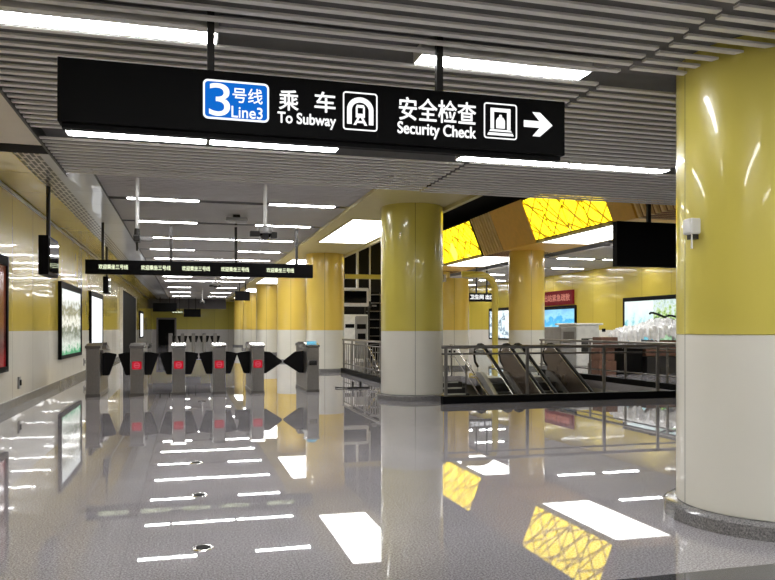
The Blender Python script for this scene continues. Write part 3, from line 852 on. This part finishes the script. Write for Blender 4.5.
railing('railing', (15.0, 23.35), 'y', 4.87, 'steel railing on a dark curb between the two nearest corridor pillars', posts=(15.2, 16.9, 18.6, 20.3, 22.0, 23.25), balusters=[15.2 + .28 * k for k in range(1, 29)])

# ------------------------------------------------------------------ stairs and escalators
st = thing('staircase', ((WX0 + WXS) / 2, WYS, 0), 'dark staircase with pale nosings going down right of the main pillar', 'stairs')
m = MB(); nz = MB(); NS = 22
for k in range(NS):
    ya, zt = WYS - .3 * k, -.15 * (k + 1)
    m.box(WX0 + .03, WXS - .08, ya - .3, ya, zt - .2, zt)
    nz.box(WX0 + .25, WXS - .2, ya - .31, ya - .24, zt - .03, zt + .008)
m.build('steps', 'tread', st); nz.build('nosings', 'nosing', st)
for x in (WX0 + .12, WXS - .15):
    pts = [(x, WYS + .5, .9), (x, WYS + .1, .9), (x, WYS - 6.4, .9 - 3.25)]
    MB().tube(pts, .028, 12).build('handrail', 'chrome', st, smooth=True)
    MB().tube([(x, p[1], p[2] - .35) for p in pts], .015, 10).build('lower_rail', 'steel', st, smooth=True)
    for q in range(6):
        y = WYS + .4 - q * 1.2; zb = 0 if y > WYS else -.5 * (WYS - y)
        MB().box(x - .018, x + .018, y - .018, y + .018, zb - .05, zb + .9 + (.02 if y < WYS else 0)).build('post', 'steel', st)

def escalator(x0, x1, lab):
    t = thing('escalator', ((x0 + x1) / 2, WYE, 0), lab, 'escalator', 'escalators in the well')
    sl = math.tan(math.radians(30)); yt = WYE; yb = 13.35
    def zs(y): return 0 if y >= yt else -(yt - y) * sl
    m = MB(); k = 0
    y = yt
    while y > yb:
        m.box(x0 + .16, x1 - .16, y - .4, y, zs(y - .2) - .3, zs(y - .2)); y -= .4
    m.build('steps', 'tread', t)
    MB().box(x0 + .15, x1 - .15, yt, yt + 1.0, 0, .012).build('comb_plate', 'steel', t)
    for s, xx in ((1, x0 + .08), (-1, x1 - .08)):
        prof = []
        # handrail line: newel at the top landing, then down the incline
        rail = [(yt + .25, .30), (yt + .45, .42), (yt + .52, .62), (yt + .42, .82), (yt + .22, .92), (yt + .0, .93), (yt - .2, .88), (yt - .5, .71), (yb, .98 + zs(yb))]
        low = [(yb, zs(yb) - .25), (yt - .2, -.32), (yt, -.18), (yt, .0), (yt + .25, .0)]
        MB().prism([(xx - .02, y, z) for y, z in rail + low], (.04, 0, 0)).build('balustrade', 'glass' if s > 0 else 'bronze', t)
        MB().tube([(xx, y, z + .03) for y, z in rail], .042, 12).build('handrail', 'blackrubber', t, smooth=True)
        MB().prism([(xx - .07, y, z) for y, z in ((yt + .25, .0), (yt + .25, .18), (yt, .18), (yt - .25, .1), (yb, zs(yb) + .18), (yb, zs(yb) - .1), (yt - .25, -.25), (yt, -.1), (yt, 0))], (.14, 0, 0)).build('skirt', 'grey', t)
        MB().tube([(xx + s * -.0, y, z - .045) for y, z in rail[3:]], .032, 10).build('deck_strip', 'chrome', t, smooth=True)
    return t
escalator(7.96, 8.92, 'left escalator with bronze sides going down beside the stairs')
escalator(9.12, 10.32, 'right escalator with bronze sides, nearest the right railing')

# ------------------------------------------------------------------ yellow tubes over the stairs
t = thing('tube_frame', (8.98, 24.2, 3.3), 'bent yellow tube reaching from the short pillar down to the floor', 'tube frame')
pts = [(9.35, 24.36, 3.32), (10.0, 24.2, 3.32)] + [(10.0 + .55 * math.sin(a), 24.2, 2.77 + .55 * math.cos(a)) for a in [math.pi / 2 * k / 8 for k in range(1, 9)]] + [(10.55, 24.2, .02)]
MB().tube(pts, .11, 18).build('tube', 'tube', t, smooth=True)
MB().cyl(10.55, 24.2, 0, .03, .18).build('base_flange', 'steel', t, smooth=True)
t = thing('tube_beam', (6.4, 24.2, 3.1), 'straight yellow beam crossing the dark gap between two pillars', 'beam')
MB().box(5.0, 8.66, 24.12, 24.28, 3.09, 3.24, .01).build('beam', 'tube', t)
MB().box(5.02, 5.08, 24.05, 24.35, 3.04, 3.29).box(8.58, 8.66, 24.05, 24.35, 3.04, 3.29).build('bracket', 'steel', t)
t = thing('socket_plate', (9.0, 24.4, .6), 'white plate with two dark outlets on the short pillar behind the stairs', 'socket')
a = math.radians(250); px, py = 9.2 + (PR + .0) * math.cos(a), 25 + PR * math.sin(a)
MB().box(px - .2, px + .2, py - .05, py + .04, .48, .74, .01).build('plate', 'white', t)
for s in (-.09, .09): MB().box(px + s - .04, px + s + .04, py - .06, py - .05, .57, .65, .003).build('outlet', 'darkpole', t)

# ------------------------------------------------------------------ things in the dark gap behind the left railing
t = thing('hanging_display', (6.35, 27.2, 2.3), 'white framed dark display hanging in the gap between two pillars', 'display')
xa, xb = at_y(345, 297, 27)[0], at_y(369, 297, 27)[0]
MB().box(xa - .3, xb, 27.0, 27.25, 2.25, 2.95, .04).build('casing', 'white', t)
MB().box(xa - .2, xb - .1, 26.985, 27.0, 2.38, 2.83).build('screen', 'blackgloss', t)
x, _ = at_y(358, 270, 27); MB().cyl(x, 27.12, 2.95, 6.25, .05, seg=14).build('pole', 'whitepole', t, smooth=True)
x = at_y(370.5, 280, 27)[0]
pole_cam(x, 27.1, 2.35, 'thin pale pole with a dark camera right of the white framed display', 6.25)
t = thing('ticket_machine', (6.2, 32.5, 0), 'pale tall machine with black slots behind the left railing', 'ticket machine')
xa, xb = at_y(343, 330, 32)[0], at_y(368, 330, 32)[0]
MB().box(xa, xb, 32, 32.9, 0, 2.05, .03).build('cabinet', 'white', t)
MB().box(xa + .1, (xa + xb) / 2 - .06, 31.97, 32.0, 1.45, 1.62).build('slot', 'black', t)
MB().box((xa + xb) / 2 + .06, xb - .1, 31.96, 31.975, 1.4, 1.62).build('slot', 'black', t)
MB().box((xa + xb) / 2 - .01, (xa + xb) / 2 + .01, 31.985, 32.0, .1, 1.95).build('door_joint', 'darkpole', t)
MB().box((xa + xb) / 2 + .1, xb - .12, 31.96, 31.975, .95, 1.2).build('keypad', 'black', t)
MB().box((xa + xb) / 2 + .02, xb - .03, 31.975, 32, .08, 1.98).build('door', 'grey', t)
t = thing('equipment_rack', (7.6, 33, 0), 'dark tall rack with pale shelf edges beside the pale machine', 'rack')
xa, xb = at_y(369, 330, 32.5)[0], at_y(384, 330, 32.5)[0]
for q in (xa, xb): MB().box(q - .04, q + .04, 32.5, 32.58, 0, 3.1).box(q - .04, q + .04, 33.1, 33.18, 0, 3.1).build('upright', 'darkpole', t)
for k in range(8): MB().box(xa, xb, 32.5, 33.18, .3 + .38 * k, .33 + .38 * k).build('shelf', 'steel_dark', t)
MB().box(xa, xb, 33.2, 33.24, 0, 3.1).build('back_panel', 'black', t)
# small foot of a barrier on the floor
fx, fy = 3.87, 16.85
t = thing('barrier_foot', (fx, fy, 0), 'small black barrier foot lying on the floor left of the main pillar', 'barrier')
MB().box(fx - .24, fx + .28, fy - .05, fy + .05, 0, .04, .006).build('foot_bar', 'blackrubber', t)
for s in (-.12, .06): MB().box(fx + s - .02, fx + s + .02, fy - .02, fy + .02, .04, .17).build('stub', 'blackrubber', t)
MB().tube([(fx - .24, fy, .02), (fx - .46, fy + .15, .02), (fx - .48, fy + .3, .02)], .014, 8).build('cable', 'blackrubber', t, smooth=True)

# ------------------------------------------------------------------ right hall: scanner, pile
t = thing('security_scanner', (14.1, 25, 0), 'white and grey scanner cabinet right of the orange pillar, below the blue poster', 'scanner')
MB().box(13.35, 14.0, 24.6, 26.0, 0, 1.48, .03).build('side_cabinet', 'grey', t)
MB().box(14.0, 14.95, 24.6, 26.0, 0, 1.55, .03).build('main_cabinet', 'white', t)
MB().box(13.9, 15.1, 24.55, 26.1, 1.55, 1.62, .02).build('top_cover', 'white', t)
MB().box(14.2, 14.75, 24.58, 24.6, .55, 1.05).build('tunnel_mouth', 'darkpole', t)
MB().box(13.45, 13.9, 24.58, 24.6, .9, 1.3).build('control_panel', 'steel_dark', t)
t = thing('notice_board', (13.6, 21.9, 0), 'low white board standing behind the right railing', 'board')
MB().box(13.0, 14.0, 22.0, 22.05, .25, 1.05, .006).build('panel', 'white', t)
for s in (13.05, 13.95): MB().box(s - .025, s + .025, 21.9, 22.15, 0, .25).build('foot', 'steel', t)
# pile: cartons, dark crates, plastic sheet
def crate(x0, x1, y0, y1, z0, z1, mat, name, lab, grp):
    t = thing(name, ((x0 + x1) / 2, (y0 + y1) / 2, z0), lab, 'box', grp)
    MB().box(x0, x1, y0, y1, z0, z1, .012).build('body', mat, t)
    if name == 'carton': MB().box((x0 + x1) / 2 - .03, (x0 + x1) / 2 + .03, y0 - .003, y1, z1 - .0, z1 + .003).build('tape', 'stripe_w', t)
    else: MB().box(x0 - .015, x1 + .015, y0 - .015, y1 + .015, z1 - .06, z1).build('rim', 'darkpole', t)
crate(12.15, 12.75, 20.0, 20.6, 0, .42, 'carton', 'carton', 'brown carton at the bottom left of the pile by the right railing', 'cartons in the pile')
crate(12.2, 12.72, 20.05, 20.55, .425, .8, 'carton', 'carton', 'brown carton in the middle of the left stack of the pile', 'cartons in the pile')
crate(12.25, 12.8, 20.0, 20.55, .805, 1.15, 'carton', 'carton', 'brown carton on top of the left stack, under the plastic sheet', 'cartons in the pile')
crate(12.97, 13.6, 19.9, 20.6, 0, .98, 'black', 'crate', 'tall black crate in the middle of the pile', 'crates in the pile')
crate(13.7, 14.9, 19.8, 20.6, 0, .55, 'darkpole', 'crate', 'dark lower crate at the right of the pile', 'crates in the pile')
crate(13.7, 14.85, 19.85, 20.6, .56, 1.05, 'carton', 'carton', 'brown carton on the dark crate at the right of the pile', 'cartons in the pile')
m = MB(); nx, ny = 46, 22; V = []
rnd = random.Random(3)
jit = [[rnd.uniform(-1, 1) for _ in range(nx + 1)] for _ in range(ny + 1)]
for j in range(ny + 1):
    row = []
    for i in range(nx + 1):
        a, b = i / nx, j / ny
        x = 12.86 + 2.5 * a; y = 19.65 + 1.15 * b
        z = 1.20 + .25 * a + .30 * math.sin(math.pi * a) ** .6 * math.sin(math.pi * b) ** .5 + .10 * math.sin(9 * a + 3 * b) * math.sin(math.pi * b) + .07 * jit[j][i]
        if j in (0, ny) : z -= .10 + .18 * abs(math.sin(11 * a + j))
        if i in (0, nx): z -= .35 + .2 * jit[j][i]
        row.append(m.bm.verts.new((x + .03 * jit[j][(i * 7) % nx], y + .03 * jit[(j * 5) % ny][i], max(z, 1.19) if 0 < i < nx and 0 < j < ny else z)))
    V.append(row)
for j in range(ny):
    for i in range(nx): m.bm.faces.new((V[j][i], V[j][i + 1], V[j + 1][i + 1], V[j + 1][i]))
o = m.build('plastic_sheet', 'plastic'); tag(o, 'crumpled white plastic sheet heaped over the cartons before the lake poster', 'plastic sheet')
sd = o.modifiers.new('thickness', 'SOLIDIFY'); sd.thickness = .01
t = MB().tube([(13.9 + .9 * k / 10, 19.95 + .1 * math.sin(k), 1.88 + .05 * math.sin(k * .9) - .012 * k) for k in range(11)], .035, 10).build('hose', 'blackrubber', smooth=True)
tag(t, 'short black hose lying on the white plastic sheet', 'hose')

# ------------------------------------------------------------------ steel caps in the floor
for i, (x, y) in enumerate(((.1, 4.85), (.1, 6.4), (.09, 7.96))):
    t = thing('floor_cap', (x, y, 0), f'round steel cap set in the floor, {["nearest", "middle", "farthest"][i]} of the three in a line', 'floor cap', 'steel caps in the floor')
    MB().lathe(x, y, [(.001, .004), (.045, .004), (.05, .006), (.066, .006), (.07, .0)], 32).build('rim', 'chrome', t, smooth=True)
    MB().cyl(x, y, .0, .0075, .044).build('cover', 'blackrubber', t)
